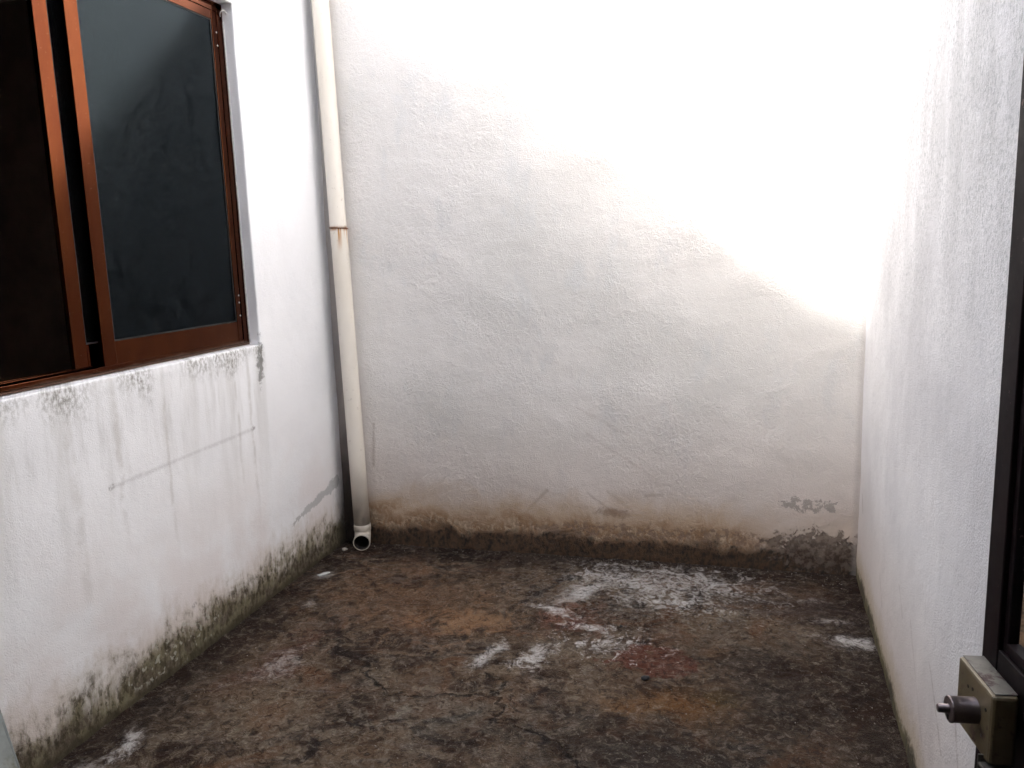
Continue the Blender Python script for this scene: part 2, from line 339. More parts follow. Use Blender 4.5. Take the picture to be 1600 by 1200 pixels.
def simple(name, color, rough=0.5, metal=0.0, spec=0.5, nscale=30, var=0.25, bump=0.1, dirt=None, dirt_lo=0.6, dirt_hi=0.7, dscale=12, coat=0.0):
    m = Mat(name)
    n = m.noise(nscale, 4, 0.6)
    dk = tuple(x * (1 - var) for x in color)
    c = m.mix(n.ss(0.3, 0.7), color, dk)
    if dirt: c = m.mix(m.noise(dscale, 5, 0.7, off=(3, 3, 3)).ss(dirt_lo, dirt_hi), c, dirt)
    return m.finish(c, n * 0.2 + (rough - 0.1), n, bump, 0.002, spec, metal, coat)

def pipe_mat():
    m = Mat('cream_pvc')
    n = m.noise(6, 5, 0.6, vec=m.vec(m.x, m.y, m.z * 0.3))
    c = m.mix(n.ss(0.35, 0.7), (0.80, 0.745, 0.665), (0.75, 0.69, 0.60))
    c = m.mix(m.noise(40, 4, 0.7).ss(0.62, 0.72) * 0.4, c, (0.42, 0.36, 0.29))
    c = m.mix((m.z + (n - 0.5) * 0.15).ss(0.30, 0.03) * 0.65, c, (0.42, 0.37, 0.30))
    # rust run below the wire tie
    st = m.noise(60, 3, vec=m.vec(m.x, m.y, m.z * 0.05)).ss(0.45, 0.62)
    rs = m.z.ss(1.50, 1.62) * m.z.ss(1.632, 1.626) * m.x.ss(0.095, 0.11)
    c = m.mix(rs * st * 1.0, c, (0.50, 0.24, 0.06))
    rr = (m.z - 1.627).abs().ss(0.016, 0.003) * m.noise(30, 3).ss(0.3, 0.6)
    c = m.mix(rr * 0.7, c, (0.36, 0.15, 0.04))
    return m.finish(c, 0.38, n, 0.05, 0.002, 0.5)

def alu_mat():
    m = Mat('bronze_brown_aluminium')
    n = m.noise(5, 4, 0.6, vec=m.vec(m.x, m.y, m.z * 0.3)); s_ = m.noise(170, 3, 0.7)
    c = m.mix(n.ss(0.3, 0.7), (0.100, 0.0285, 0.0090), (0.072, 0.0190, 0.0075))
    c = m.mix(s_.ss(0.70, 0.74) * 0.7, c, (0.45, 0.40, 0.36))
    c = m.mix((m.z + (n - 0.5) * 0.04).ss(1.150, 1.138) * 0.35, c, (0.30, 0.24, 0.20))
    return m.finish(c, 0.11, s_, 0.02, 0.001, 0.3, 1.0)

def glass_mat(name, tint, rough=0.02, ior=1.5, refl=(0.24, 0.31, 0.36)):
    m = Mat(name); m.n.remove(m.b)
    tr = m.n.new('ShaderNodeBsdfTransparent'); gl = m.n.new('ShaderNodeBsdfGlossy'); fr = m.n.new('ShaderNodeFresnel'); mx = m.n.new('ShaderNodeMixShader')
    d = m.noise(3.0, 5, 0.6)
    tc = m.mix(d.ss(0.3, 0.7), tint, tuple(x * 0.8 for x in tint)); m.t.links.new(tc, tr.inputs[0])
    gl.inputs[0].default_value = (*refl, 1)
    gl.inputs['Roughness'].default_value = max(0.0, rough + 0.11); fr.inputs[0].default_value = ior
    df = m.n.new('ShaderNodeBsdfDiffuse'); df.inputs[0].default_value = (0.5, 0.5, 0.48, 1)
    dm = m.n.new('ShaderNodeMixShader'); m.t.links.new((m.noise(60, 4, 0.75).ss(0.45, 0.8) * 0.02 + 0.004).s, dm.inputs[0])
    m.t.links.new(fr.outputs[0], mx.inputs[0]); m.t.links.new(tr.outputs[0], mx.inputs[1]); m.t.links.new(gl.outputs[0], mx.inputs[2])
    m.t.links.new(mx.outputs[0], dm.inputs[1]); m.t.links.new(df.outputs[0], dm.inputs[2])
    m.t.links.new(dm.outputs[0], m.out.inputs[0])
    return m.m

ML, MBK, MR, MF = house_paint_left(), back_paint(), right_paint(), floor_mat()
MP, MA = pipe_mat(), alu_mat()
MG = glass_mat('dark_tinted_glass', (0.20, 0.23, 0.25))
MDG = glass_mat('dusty_door_glass', (0.88, 0.90, 0.90), -0.09, 1.3, (0.85, 0.87, 0.88))
MPLAIN = simple('plain_render', (0.62, 0.61, 0.59), 0.85, nscale=8)
MROOM = simple('dim_room_paint', (0.26, 0.19, 0.15), 0.9, nscale=5)
MHALL = simple('hall_paint', (0.07, 0.06, 0.05), 0.9, nscale=5)
MCAP = simple('cement_coping', (0.38, 0.37, 0.35), 0.85, nscale=20)
MDOOR = simple('dark_maroon_enamel', (0.010, 0.0045, 0.0055), 0.5, nscale=25, var=0.4, bump=0.15, dirt=(0.10, 0.06, 0.06), dirt_lo=0.64, dirt_hi=0.70, dscale=75, spec=0.15)
MLOCK = simple('olive_lock_enamel', (0.150, 0.112, 0.060), 0.5, metal=0.1, nscale=18, var=0.3, bump=0.12, dirt=(0.060, 0.035, 0.022), dirt_lo=0.55, dirt_hi=0.66, dscale=38)
MLOCKTOP = simple('scuffed_steel', (0.19, 0.175, 0.15), 0.5, metal=0.3, nscale=40, var=0.35, bump=0.2, dirt=(0.055, 0.026, 0.024), dirt_lo=0.50, dirt_hi=0.60, dscale=48)
MSTEEL = simple('worn_steel', (0.22, 0.18, 0.18), 0.36, metal=0.8, nscale=40, var=0.3, bump=0.1)
MDARKH = simple('screw_hole', (0.012, 0.01, 0.01), 0.8)
MSEAL = simple('rubber_seal', (0.012, 0.012, 0.013), 0.6)
MRUST = simple('rusty_wire', (0.24, 0.085, 0.03), 0.8, nscale=90, var=0.5, bump=0.4)
MCEM = simple('mossy_grey_cement', (0.185, 0.20, 0.19), 0.85, nscale=45, var=0.3, bump=0.35, dirt=(0.09, 0.085, 0.045), dirt_lo=0.58, dirt_hi=0.70, dscale=9)
MINNER = simple('dirty_shaded_pipe_bore', (0.03, 0.022, 0.018), 0.8, nscale=60, var=0.5, bump=0.3)  # dirty bore, blackened so the shade inside is in its colour
MSTONE = simple('dark_pebble', (0.035, 0.034, 0.036), 0.7, nscale=60, var=0.4, bump=0.4)
MCHIP = simple('white_plaster_chip', (0.60, 0.60, 0.58), 0.85, nscale=60, var=0.3, bump=0.4)
MGRIT = simple('pale_grit', (0.36, 0.32, 0.28), 0.85, nscale=60, var=0.5, bump=0.3)
MEARTH = simple('dusty_ground', (0.20, 0.17, 0.13), 0.95, nscale=3)
MSCREW = simple('zinc_screw', (0.62, 0.60, 0.58), 0.4, metal=0.5)

# ------------------------------------------------------------------ mesh helpers
def obj(name, bm, mat, parent=None, smooth=False, label=None, cat=None, group=None, kind=None):
    me = bpy.data.meshes.new(name); bm.to_mesh(me); bm.free()
    for mm in (mat if isinstance(mat, (list, tuple)) else [mat]): me.materials.append(mm)
    if smooth:
        for p_ in me.polygons: p_.use_smooth = True
    o = bpy.data.objects.new(name, me); col.objects.link(o)
    if parent: o.parent = parent
    if label: o['label'] = label
    if cat: o['category'] = cat
    if group: o['group'] = group
    if kind: o['kind'] = kind
    return o
def empty(name, loc, label, cat):
    o = bpy.data.objects.new(name, None); col.objects.link(o); o.location = loc; o.empty_display_size = 0.1
    o['label'] = label; o['category'] = cat; o['kind'] = 'thing'; return o
def box(bm, a, b, bev=0.0, f=None, seg=2):
    x0, y0, z0 = a; x1, y1, z1 = b
    r = bmesh.ops.create_cube(bm, size=1.0); vs_ = r['verts']
    for v in vs_:
        v.co = Vector(((x0+x1)/2 + v.co.x*(x1-x0), (y0+y1)/2 + v.co.y*(y1-y0), (z0+z1)/2 + v.co.z*(z1-z0)))
    if bev:
        es = {e for v in vs_ for e in v.link_edges}
        rr = bmesh.ops.bevel(bm, geom=list(es), offset=bev, segments=seg, affect='EDGES', profile=0.5)
        vs_ = list({v for fc in rr['faces'] for v in fc.verts} | {v for v in vs_ if v.is_valid})
    if f:
        for v in vs_: v.co = f(v.co)
    return vs_
def tube(bm, pts, r, seg=24, close=True, ri=None):
    """round bar or pipe through pts; with ri, an open hollow pipe"""
    pts = [Vector(p) for p in pts]; rings = []; n = len(pts)
    ref = Vector((0, 0, 1)) if abs((pts[1]-pts[0]).normalized().z) < 0.9 else Vector((1, 0, 0))
    R_ = r if isinstance(r, (list, tuple)) else [r]*n
    ts = [((pts[min(i+1, n-1)] - pts[max(i-1, 0)]).normalized()) for i in range(n)]
    a = ts[0].cross(ref).normalized()
    frames = []
    for t in ts:
        a = (a - t * a.dot(t)).normalized(); frames.append((a.copy(), t.cross(a).normalized()))
    def mk(rad):
        out = []
        for p_, (a_, b_), rr in zip(pts, frames, rad):
            out.append([bm.verts.new(p_ + a_*math.cos(k*2*math.pi/seg)*rr + b_*math.sin(k*2*math.pi/seg)*rr) for k in range(seg)])
        return out
    A = mk(R_)
    for i in range(n-1):
        for k in range(seg): bm.faces.new((A[i][k], A[i][(k+1) % seg], A[i+1][(k+1) % seg], A[i+1][k]))
    if ri is not None:
        B = mk([q - (R_[0] - ri) for q in R_])
        for i in range(n-1):
            for k in range(seg): bm.faces.new((B[i+1][k], B[i+1][(k+1) % seg], B[i][(k+1) % seg], B[i][k])).material_index = 1
        for i in (0, n-1):
            for k in range(seg): bm.faces.new((A[i][k], A[i][(k+1) % seg], B[i][(k+1) % seg], B[i][k]))
    elif close:
        bm.faces.new(A[0]); bm.faces.new(list(reversed(A[-1])))
    bmesh.ops.recalc_face_normals(bm, faces=bm.faces)
def fbm(x, y, z, o=4):
    return noise.fractal(Vector((x, y, z)), 1.0, 2.0, o)

def wall_mesh(P, n, us, zs, depth, hole=None, amp=0.0035, seed=0.0, reveal_depth=0.0):
    """solid wall: gridded, hand-trowelled front face, plain back. P(u,z)->front point, n = direction into the wall"""
    bm = bmesh.new(); n = Vector(n)
    g = {}
    for i, u in enumerate(us):
        for j, z in enumerate(zs): g[i, j] = bm.verts.new(P(u, z))
    inh = lambda i, j: hole and hole[0] - 1e-6 <= us[i] and us[i+1] <= hole[1] + 1e-6 and hole[2] - 1e-6 <= zs[j] and zs[j+1] <= hole[3] + 1e-6
    for i in range(len(us)-1):
        for j in range(len(zs)-1):
            if not inh(i, j): bm.faces.new((g[i, j], g[i+1, j], g[i+1, j+1], g[i, j+1]))
    for v in [v for v in bm.verts if not v.link_faces]: bm.verts.remove(v)
    front = list(bm.verts)
    if hole:                                   # reveal: rows of quads going into the wall
        he = []
        for e in bm.edges:
            if len(e.link_faces) == 1:
                m_ = (e.verts[0].co + e.verts[1].co) / 2
                if us[0] + 0.01 < m_[1 if abs(n.x) > 0.5 else 0] < us[-1] - 0.01 and zs[0] + 0.01 < m_.z < zs[-1] - 0.01: he.append(e)
        edges = he; rows = [0.008, 0.02, 0.04, 0.06, 0.09, reveal_depth]; prev = 0
        for rd in rows:
            r = bmesh.ops.extrude_edge_only(bm, edges=edges)
            nv = [q for q in r['geom'] if isinstance(q, bmesh.types.BMVert)]
            edges = [q for q in r['geom'] if isinstance(q, bmesh.types.BMEdge) and q.verts[0] in nv and q.verts[1] in nv]
            for v in nv: v.co += n * (rd - prev)
            if prev == 0: pass
            prev = rd
        bmesh.ops.bevel(bm, geom=he, offset=0.007, segments=3, affect='EDGES', profile=0.5)
    for v in bm.verts:
        c = v.co
        k = amp * fbm(c.x*2.2 + seed, c.y*2.2, c.z*2.2, 3) + amp * 0.35 * fbm(c.x*14 + seed, c.y*14, c.z*14, 3)
        v.co = c - n * k
        if hole:
            v.co.z += 0.0012 * fbm(c.x*9, c.y*9 + 5, c.z*9, 3); v.co.y += 0.0012 * fbm(c.x*9 + 7, c.y*9, c.z*9, 3)
    bmesh.ops.recalc_face_normals(bm, faces=bm.faces)
    f0 = next(f for f in bm.faces if f.calc_area() > 1e-5 and abs(f.normal.dot(n)) > 0.8)
    if f0.normal.dot(n) > 0: bmesh.ops.reverse_faces(bm, faces=bm.faces)
    return bm, n

def steps(a, b, s, extra=()):
    k = max(1, round((b-a)/s)); r = [a + (b-a)*i/k for i in range(k+1)]
    for e in extra:
        i = min(range(len(r)), key=lambda q: abs(r[q]-e)); r[i] = e
    return sorted(set(r))

# ------------------------------------------------------------------ ground and yard floor
bm = bmesh.new(); bmesh.ops.create_grid(bm, x_segments=2, y_segments=2, size=1500)
for v in bm.verts: v.co.z = -0.16
obj('ground', bm, MEARTH, kind='structure')

us, ys = steps(-0.06, 2.60, 0.016), steps(0.36, 3.80, 0.016)
bm = bmesh.new(); g = {}
for i, x in enumerate(us):
    for j, y in enumerate(ys):
        h = 0.004 * fbm(x*1.7, y*1.7, 0.3, 3) + 0.0022 * fbm(x*9, y*9, 1.3, 4) + 0.0014 * fbm(x*30, y*30, 2.3, 2)
        e = min(x - xl(y), D - y, xr(y) - y*0 - x)
        if e < 0.04: h += 0.006 * (1 - max(e, 0)/0.04) * (0.6 + 0.8 * fbm(x*12, y*12, 4.0, 2))
        g[i, j] = bm.verts.new((x, y, h))
for i in range(len(us)-1):
    for j in range(len(ys)-1): bm.faces.new((g[i, j], g[i+1, j], g[i+1, j+1], g[i, j+1]))
obj('yard_floor', bm, MF, kind='structure', smooth=True)
bm = bmesh.new(); box(bm, (-0.06, 0.36, -0.15), (2.60, 3.80, -0.012)); obj('floor_slab', bm, MCAP, kind='structure')

# ------------------------------------------------------------------ walls
zt = 0.02
bm, n = wall_mesh(lambda u, z: Vector((xl(u), u, z)), (-1, 0, 0), steps(0.40, 3.80, 0.03, (WY0, WY1)), steps(-0.05, H_LEFT, 0.03, (WZ0, WZ1)), 0.16,
                  hole=(WY0, WY1, WZ0, WZ1), reveal_depth=0.15)
wl = empty('house_wall', (0, 2.1, 0), 'white plastered house wall on the left holding the brown window, mossy along its foot', 'wall')
def child(o, par):
    o.parent = par; o.matrix_parent_inverse = par.matrix_world.inverted(); return o
bpy.context.view_layer.update()
def part(name, bm, mat, par, **k):
    o = obj(name, bm, mat, None, **k); o.parent = par; o.matrix_parent_inverse = Matrix.Translation(par.location).inverted(); return o
part('plaster_face', bm, ML, wl, smooth=True)
bm = bmesh.new()
for a, b in (((-0.16, 0.40, -0.05), (-0.03, WY0-0.02, H_LEFT-0.01)), ((-0.16, WY1+0.02, -0.05), (-0.03, 3.80, H_LEFT-0.01)),
             ((-0.16, WY0-0.02, -0.05), (-0.03, WY1+0.02, WZ0-0.02)), ((-0.16, WY0-0.02, WZ1+0.02), (-0.03, WY1+0.02, H_LEFT-0.01))): box(bm, a, b)
part('masonry', bm, MPLAIN, wl)
bm = bmesh.new(); box(bm, (-4.0, -3.0, H_LEFT), (0.0, 3.85, H_LEFT+0.03), 0.006); part('roof_slab', bm, MCAP, wl)

bm, n = wall_mesh(lambda u, z: Vector((u, D, z)), (0, 1, 0), steps(-0.05, 2.60, 0.018), steps(-0.05, H_SIDE, 0.018), 0.15, amp=0.005, seed=4.0)
wb = empty('boundary_wall', (1.25, D, 0), 'rough white wall facing the viewer, ochre and black damp along its foot', 'wall')
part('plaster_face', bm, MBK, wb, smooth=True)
bm = bmesh.new(); box(bm, (-0.16, D+0.02, -0.05), (2.70, D+0.17, H_SIDE-0.005)); part('masonry', bm, MPLAIN, wb)
bm = bmesh.new(); box(bm, (-0.18, D-0.02, H_SIDE), (2.72, D+0.19, H_SIDE+0.04), 0.006); part('coping', bm, MCAP, wb)

bm, n = wall_mesh(lambda u, z: Vector((xr(u), u, z)), (1, 0, 0), steps(0.28, 3.80, 0.025), steps(-0.05, H_RIGHT, 0.025), 0.15, amp=0.004, seed=9.0)
wr = empty('boundary_wall', (W, 2.1, 0), 'receding white wall on the right beside the open door, grey grime streaks high up', 'wall')
part('plaster_face', bm, MR, wr, smooth=True)
bm = bmesh.new(); box(bm, (0.02, 0.28, -0.05), (0.16, 3.708, H_RIGHT-0.005), f=lambda c: Vector((xr(c.y) + c.x, c.y, c.z))); part('masonry', bm, MPLAIN, wr)
bm = bmesh.new(); box(bm, (-0.02, 0.28, H_RIGHT), (0.18, 3.705, H_RIGHT+0.04), 0.006, f=lambda c: Vector((xr(c.y) + c.x, c.y, c.z))); part('coping', bm, MCAP, wr)

# the house front the camera stands in: doorway around the viewer (behind the picture)
wh = empty('house', (1.2, 0.34, 0), 'white house front with the open doorway the yard is seen from', 'house')
bm = bmesh.new()
box(bm, (-4.0, 0.28, -0.05), (1.36, 0.395, H_HOUSE)); box(bm, (1.36, 0.28, 2.25), (2.372, 0.395, H_HOUSE)); box(bm, (2.372, -0.1, -0.05), (2.60, 0.275, H_HOUSE))
part('wall', bm, MPLAIN, wh)
bm = bmesh.new(); box(bm, (-0.6, -3.0, 0.0), (2.9, -2.9, 2.6)); box(bm, (-0.6, -2.9, 2.6), (2.9, 0.275, 2.7)); box(bm, (2.61, -2.9, 0.0), (2.71, 0.27, 2.6)); box(bm, (-0.6, -2.9, 0.0), (-0.5, 0.27, 2.6))
box(bm, (-0.5, -2.9, -0.1), (2.6, 0.355, 0.012))
obj('hall_room', bm, MHALL, kind='structure')
bm = bmesh.new(); box(bm, (-4.0, 0.5, 0.0), (-3.9, 3.9, 2.9)); box(bm, (-3.9, 0.5, 0.0), (-0.165, 0.6, 2.9)); box(bm, (-3.9, 3.8, 0.0), (-0.165, 3.9, 2.9))
box(bm, (-4.0, 0.5, 2.91), (-0.165, 3.9, 3.0)); box(bm, (-4.0, 0.5, -0.1), (-0.165, 3.9, -0.01))
obj('bedroom_room', bm, MROOM, kind='structure')

# ------------------------------------------------------------------ sliding window
win = empty('sliding_window', (-0.06, 2.1, WZ0), 'brown aluminium sliding window with dark tinted glass, its left half slid open', 'window')
fx = lambda c: Vector((c.x + xl(c.y), c.y, c.z))
y0, y1, z0, z1 = WY0 + 0.003, WY1 - 0.004, WZ0 + 0.003, WZ1 - 0.003
bm = bmesh.new()
box(bm, (-0.125, y0, z0), (-0.048, y1, z0+0.009), f=fx)                       # bottom track
for a in (-0.051, -0.078, -0.105): box(bm, (a-0.003, y0+0.02, z0+0.009), (a, y1-0.02, z0+0.024 + (0.006 if a < -0.06 else 0)), 0.0008, f=fx, seg=1)
part('bottom_track', bm, MA, win)
bm = bmesh.new()
box(bm, (-0.125, y1-0.008, z0+0.0095), (-0.048, y1, z1), f=fx)
for a in (-0.050, -0.078, -0.105): box(bm, (a-0.004, y1-0.034, z0+0.0095), (a, y1-0.0085, z1-0.02), 0.0008, f=fx, seg=1)
jr = part('jamb', bm, MA, win)
bm = bmesh.new()
box(bm, (-0.125, y0, z0+0.0095), (-0.048, y0+0.008, z1), f=fx)
for a in (-0.050, -0.078, -0.105): box(bm, (a-0.004, y0+0.0085, z0+0.0095), (a, y0+0.034, z1-0.02), 0.0008, f=fx, seg=1)
part('jamb', bm, MA, win)
bm = bmesh.new()
box(bm, (-0.125, y0+0.0085, z1-0.009), (-0.048, y1-0.0085, z1), f=fx)
for a in (-0.050, -0.078, -0.105): box(bm, (a-0.004, y0+0.0345, z1-0.034), (a, y1-0.0345, z1-0.0095), 0.0008, f=fx, seg=1)
part('head_track', bm, MA, win)
# mastic line round the frame
bm = bmesh.new()
tube(bm, [(-0.047 + xl(y1), y1+0.001, z0+0.01 + i*0.05) for i in range(27)], [0.0028 + 0.0014*random.random() for _ in range(27)], 8)
part('mastic_bead', bm, MCHIP, win, smooth=True)
def sash(ya, yb, xo, xi, stile=0.056, bot=0.078, top=0.05):
    zA, zB = z0 + 0.024, z1 - 0.018
    bm = bmesh.new()
    box(bm, (xi, ya, zA-0.008), (xo, ya+stile, zB), 0.0015, f=fx)
    s = part('sash', bm, MA, win)
    def sub(name, bm, mat, **k):
        o = obj(name, bm, mat, None, **k); o.parent = s; o.matrix_parent_inverse = (Matrix.Translation(win.location) @ s.matrix_parent_inverse @ Matrix.Identity(4)).inverted(); return o
    bm = bmesh.new(); box(bm, (xi+0.0005, ya+stile+0.0005, zA-0.004), (xo-0.0012, yb-0.040, zA+bot), 0.0015, f=fx); sub('bottom_rail', bm, MA)
    bm = bmesh.new(); box(bm, (xi+0.0005, ya+stile+0.0005, zB-top), (xo-0.0012, yb-0.040, zB), 0.0015, f=fx); sub('top_rail', bm, MA)
    bm = bmesh.new(); box(bm, (xi, yb-0.0395, zA-0.008), (xo, yb, zB), 0.0015, f=fx); sub('stile', bm, MA)
    gx = (xo+xi)/2
    ga, gb, gc, gd = ya+stile+0.001, yb-0.041, zA+bot+0.001, zB-top-0.001
    bm = bmesh.new()
    for a, b in (((gx-0.005, ga, gc), (gx+0.0058, ga+0.004, gd)), ((gx-0.005, gb-0.004, gc), (gx+0.0058, gb, gd)), ((gx-0.005, ga+0.0045, gc), (gx+0.0058, gb-0.0045, gc+0.004)), ((gx-0.005, ga+0.0045, gd-0.004), (gx+0.0058, gb-0.0045, gd))): box(bm, a, b, f=fx)
    sub('rubber_seal', bm, MSEAL)
    bm = bmesh.new(); box(bm, (gx-0.002, ga+0.0042, gc+0.0042), (gx+0.002, gb-0.0042, gd-0.0042), f=fx); sub('pane', bm, MG)
    return s
s1 = sash(2.232, 3.040, -0.0535, -0.072)
s2 = sash(2.136, 2.944, -0.0815, -0.100)
def dot(name, pos, r, mat, par):
    bm = bmesh.new(); bmesh.ops.create_uvsphere(bm, u_segments=10, v_segments=6, radius=r)
    for v in bm.verts: v.co = Vector((v.co.x*0.5, v.co.y, v.co.z)) + Vector(pos)
    return part(name, bm, mat, par, smooth=True)
for y, z in ((3.020, 2.395), (3.021, 2.345), (3.018, 1.345), (3.018, 1.315), (3.018, 1.26)):
    dot('screw', (-0.0500 + xl(y), y, z), 0.0038, MSCREW, win)
bm = bmesh.new(); tube(bm, [(-0.047 + 0.012*math.cos(a*0.5), 3.058 + 0.011*math.cos(a), 2.475 + 0.011*math.sin(a)) for a in [k*0.45 for k in range(11)]], 0.0022, 8)
part('hook', bm, MSCREW, win, smooth=True)
# fine insect mesh is not fitted; the open half shows the unlit room

# ------------------------------------------------------------------ downpipe
PR = 0.0415
def pc(z): return Vector((0.118 - 0.0160*(z - 0.25), 3.681 - 0.001*(z-0.25), z))
dp = empty('downpipe', (0.12, 3.68, 0), 'cream plastic rainwater pipe standing in the left corner, rusty wire tie at mid height', 'pipe')
JZ = 1.628
bm = bmesh.new(); tube(bm, [pc(z) for z in (0.118, 0.5, 1.0, 1.3, JZ-0.01, JZ)], [PR, PR, PR, PR, PR, PR+0.001], 40, ri=PR-0.003)
part('pipe_section', bm, [MP, MINNER], dp, smooth=True)
bm = bmesh.new(); tube(bm, [pc(z) + Vector((-0.0015, 0.0, 0)) for z in (JZ+0.002, JZ+0.012, 2.2, 2.8, 3.4)], [PR+0.0005, PR-0.001, PR-0.001, PR-0.001, PR-0.001], 40, ri=PR-0.003)
part('pipe_section', bm, [MP, MINNER], dp, smooth=True)
bm = bmesh.new(); c0 = pc(0.10); tube(bm, [c0 + Vector((0, 0, z)) for z in (-0.012, -0.011, 0.018, 0.020)], [PR+0.0008, PR+0.0025, PR+0.0025, PR+0.0008], 40, ri=PR)
part('coupling', bm, [MP, MINNER], dp, smooth=True)
od = Vector((0.32, -0.94, -0.10)).normalized()
rb = 0.042; cen = pc(0.088)
pts = []
for k in range(11):
    a = k / 10 * math.pi / 2
    pts.append(cen + Vector((0, 0, -rb*math.sin(a))) + Vector((od.x, od.y, 0)) * rb * (1 - math.cos(a)))
pts += [pts[-1] + od*0.012, pts[-1] + od*0.0125, pts[-1] + od*0.030, pts[-1] + od*0.032]
bm = bmesh.new(); tube(bm, pts, [PR]*11 + [PR, PR+0.002, PR+0.0025, PR+0.0015], 40, ri=PR-0.004)
part('elbow', bm, [MP, MINNER], dp, smooth=True)
bm = bmesh.new()
wp = []
for k in range(30):
    a = k / 29 * 2 * math.pi * 1.12
    wp.append(pc(JZ) + Vector((math.cos(a+2.2)*(PR+0.0028), math.sin(a+2.2)*(PR+0.0028), 0.003*math.sin(a*1.0+0.5) + 0.0035*(k/29))))
wp.append(wp[-1] + Vector((0.006, -0.006, 0.006)))
tube(bm, wp, 0.0020, 8); part('wire_tie', bm, MRUST, dp, smooth=True)

# ------------------------------------------------------------------ open metal door on the right
K = 0.86                                     # everything measured from the camera at 1.25 m, set at K times that
P0 = Vector((CX + (2.3085 - CX)*K, 1.25*K, 0))
T = Vector((0.1191, -0.9929, 0)); O = Vector((-0.9929, -0.1191, 0))
zk = lambda z: CZ + (z - CZ)*K
door = empty('metal_door', (P0.x + 0.078, P0.y - 0.65, 0), 'dark maroon glazed steel door standing open at the right edge, with a lock box', 'door')
df = lambda c: P0 + T*c.x + O*c.y + Vector((0, 0, c.z))
def dpart(name, bx, mat, bev=0.0015):
    bm = bmesh.new()
    for a, b in bx: box(bm, a, b, bev, f=df)
    return part(name, bm, mat, door)
DZ0, DZ1, DW = 0.03, 2.20, 0.655
zr = zk(0.925); LT, LB = zk(0.889), zk(0.788)
dpart('stile', [((0, -0.026, DZ0), (0.040, 0, DZ1))], MDOOR)
dpart('stile', [((DW-0.040, -0.026, DZ0), (DW, 0, DZ1))], MDOOR)
dpart('rail', [((0.0405, -0.026, DZ1-0.045), (DW-0.0405, -0.0008, DZ1))], MDOOR)
dpart('rail', [((0.0405, -0.026, zr-0.055), (DW-0.0405, -0.0008, zr-0.004))], MDOOR)
dpart('rail', [((0.0405, -0.026, DZ0), (DW-0.0405, -0.0008, DZ0+0.09))], MDOOR)
# glazing bars: an angle-section recess and beads
dpart('glazing_bead', [((0.0405, -0.022, zr-0.0035), (0.052, -0.006, DZ1-0.0455)),
                       ((0.0525, -0.022, zr-0.0035), (DW-0.0525, -0.005, zr+0.010))], MDOOR, 0.001)
dpart('glazing_bead', [((DW-0.052, -0.022, zr-0.0035), (DW-0.0405, -0.006, DZ1-0.0455)), ((0.0525, -0.022, DZ1-0.056), (DW-0.0525, -0.006, DZ1-0.0455))], MDOOR, 0.001)
dpart('pane', [((0.0525, -0.0165, zr+0.0108), (DW-0.053, -0.0125, DZ1-0.0565))], MDG, 0)
dpart('kick_panel', [((0.0405, -0.018, DZ0+0.0905), (DW-0.0405, -0.014, zr-0.0555))], MDOOR, 0)
off = 0.035*K
lk = dpart('lock_box', [((0.007, 0.0005, LB), (0.105*K/0.86, off, LT))], MLOCK, 0.004)
def lsub(name, bm, mat, smooth=False):
    o = obj(name, bm, mat, None, smooth=smooth); o.parent = lk; o.matrix_parent_inverse = (Matrix.Translation(door.location) @ lk.matrix_parent_inverse).inverted(); return o
bm = bmesh.new(); box(bm, (0.009, 0.0008, LT+0.0003), (0.101, off-0.004, LT+0.0018), 0.0006, f=df, seg=1); lsub('top_plate', bm, MLOCKTOP)
zc = zk(0.841); sc_ = 0.074*K
cb = P0 + T*sc_ + Vector((0, 0, zc))
bm = bmesh.new(); tube(bm, [cb + O*q for q in (off-0.002, off+0.0005, off+0.028, off+0.0285, off+0.0305, off+0.0306)], [0.0165, 0.0155, 0.0155, 0.0160, 0.0158, 0.0138], 32)
lsub('cylinder', bm, MSTEEL, True)
cc = cb + T*0.0 + Vector((0, 0, 0.001))
bm = bmesh.new(); tube(bm, [cc + O*q for q in (off+0.030, off+0.0315, off+0.0425, off+0.0435)], [0.0062, 0.0052, 0.0052, 0.0044], 20); lsub('knob', bm, MSTEEL, True)
bm = bmesh.new(); box(bm, (sc_-0.0012, off+0.0303, zc-0.0135), (sc_+0.0012, off+0.0312, zc-0.0075), f=df); lsub('key_slot', bm, MDARKH)
for s_, z_ in ((0.040, zk(0.862)), (0.053, zk(0.866)), (0.090, zk(0.860)), (0.083, zk(0.817))):
    bm = bmesh.new(); tube(bm, [P0 + T*s_ + O*(off+q) + Vector((0, 0, z_)) for q in (-0.001, 0.0006)], 0.0021, 12); lsub('screw', bm, MDARKH if z_ > zk(0.83) else MSTEEL)
bm = bmesh.new(); box(bm, (0.090, off-0.004, LB-0.050), (0.093, off+0.006, LB+0.006), 0.0008, f=df); box(bm, (0.0935, 0.002, LB-0.006), (0.125, off+0.006, LB-0.002), 0.0008, f=df)
lsub('strike_bracket', bm, MLOCKTOP)
# hinges on the far stile
for hz in (0.35, 1.1, 1.85):
    bm = bmesh.new(); tube(bm, [P0 + T*(DW+0.007) + O*(-0.013) + Vector((0, 0, hz+q)) for q in (-0.05, 0.05)], 0.007, 12); part('hinge', bm, MSTEEL, door)

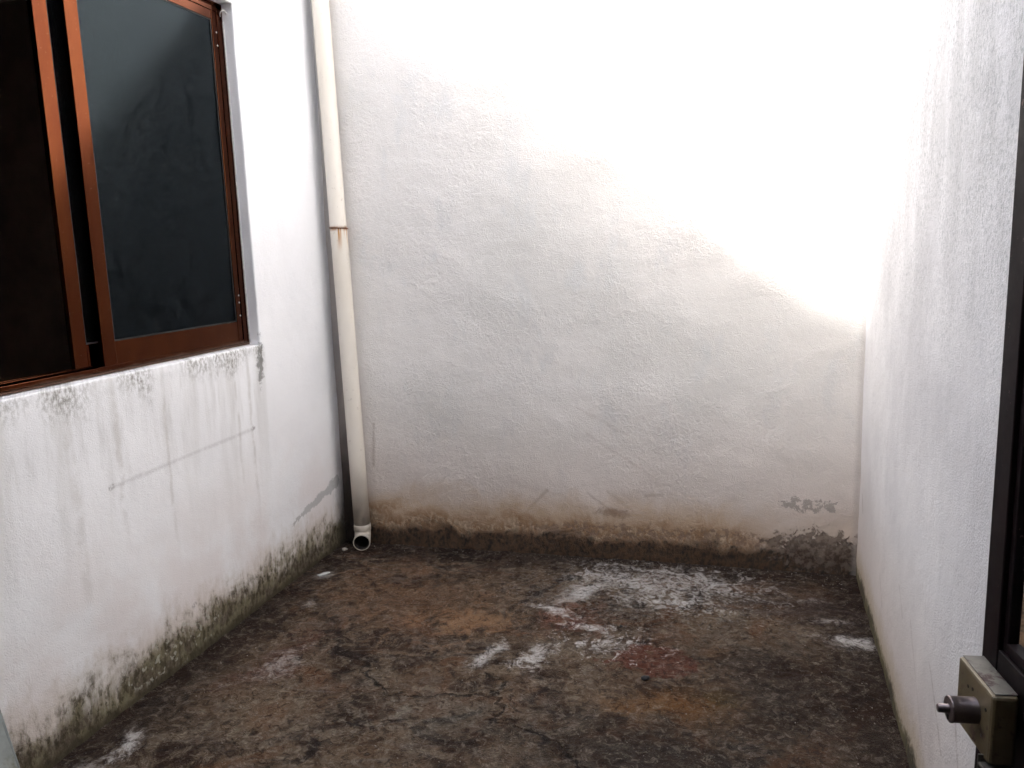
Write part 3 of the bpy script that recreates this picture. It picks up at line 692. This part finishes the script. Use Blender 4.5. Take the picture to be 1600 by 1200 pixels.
# ------------------------------------------------------------------ slanted cement block at the lower left edge
bm = bmesh.new()
vs_ = box(bm, (0.30, 0.60, 0.0), (0.81, 0.95, 0.842))
for v in vs_:
    if v.co.x > 0.5: v.co.x += (0.842 - v.co.z) * 0.25
bmesh.ops.bevel(bm, geom=[e for e in bm.edges], offset=0.016, segments=4, affect='EDGES')
bmesh.ops.subdivide_edges(bm, edges=bm.edges[:], cuts=3, use_grid_fill=True)
for v in bm.verts: v.co += Vector((1, 0.6, 0.5)) * 0.0025 * fbm(v.co.x*12, v.co.y*12, v.co.z*12, 3)
obj('cement_block', bm, MCEM, smooth=True, label='grey cement block with a slanted face and mossy stain, cut by the lower left corner', cat='block')

# ------------------------------------------------------------------ debris
def lump(name, x, y, sx, sy, sz, mat, rot=0, seed=0, sub=2, **k):
    bm = bmesh.new(); bmesh.ops.create_icosphere(bm, subdivisions=sub, radius=1)
    for v in bm.verts:
        v.co *= 1 + 0.28 * fbm(v.co.x*1.3 + seed, v.co.y*1.3, v.co.z*1.3, 3)
        v.co = Vector((v.co.x*sx, v.co.y*sy, v.co.z*sz))
    bmesh.ops.rotate(bm, verts=bm.verts, cent=(0, 0, 0), matrix=Matrix.Rotation(rot, 3, 'Z'))
    o = obj(name, bm, mat, smooth=(sub > 1), **k); o.location = (x, y, 0.003 + sz*0.5); return o
lump('pebble', 1.677, 2.643, 0.016, 0.010, 0.008, MSTONE, 0.3, 1, label='small dark pebble lying on the rust orange floor stain', cat='stone')
lump('plaster_chip', 0.098, 3.285, 0.034, 0.014, 0.005, MCHIP, 1.0, 3, label='flat white plaster chip on the floor by the left wall below the pipe', cat='plaster chip')
lump('pebble', 0.052, 3.600, 0.015, 0.011, 0.008, MGRIT, 0.3, 6, label='grey pebble in the corner just left of the pipe outlet', cat='stone')
lump('pebble', 1.545, 3.02, 0.007, 0.006, 0.005, MSTONE, 0.3, 9, label='tiny dark pebble among the white floor stains', cat='stone')
bm = bmesh.new(); rg = random.Random(3)
for k in range(520):
    x, y = rg.uniform(0.03, 2.4), rg.uniform(1.2, 3.68)
    if rg.random() < 0.35: y = D - abs(rg.gauss(0, 0.08)) - 0.02
    if rg.random() < 0.2: x = 2.44 - abs(rg.gauss(0, 0.1))
    if x < xl(y)+0.01 or x > xr(y)-0.01: continue
    r = rg.uniform(0.0010, 0.0032) * (1.5 if rg.random() < 0.07 else 1)
    m_ = Matrix.Translation((x, y, 0.004)) @ Matrix.Rotation(rg.random()*6, 4, Vector((rg.random(), rg.random(), 1)).normalized()) @ Matrix.Diagonal((1, rg.uniform(.5, 1), rg.uniform(.3, .7), 1))
    bmesh.ops.create_icosphere(bm, subdivisions=1, radius=r, matrix=m_)
obj('floor_grit', bm, MGRIT, kind='stuff', label='scattered pale grit lying on the wet brown floor', cat='grit')
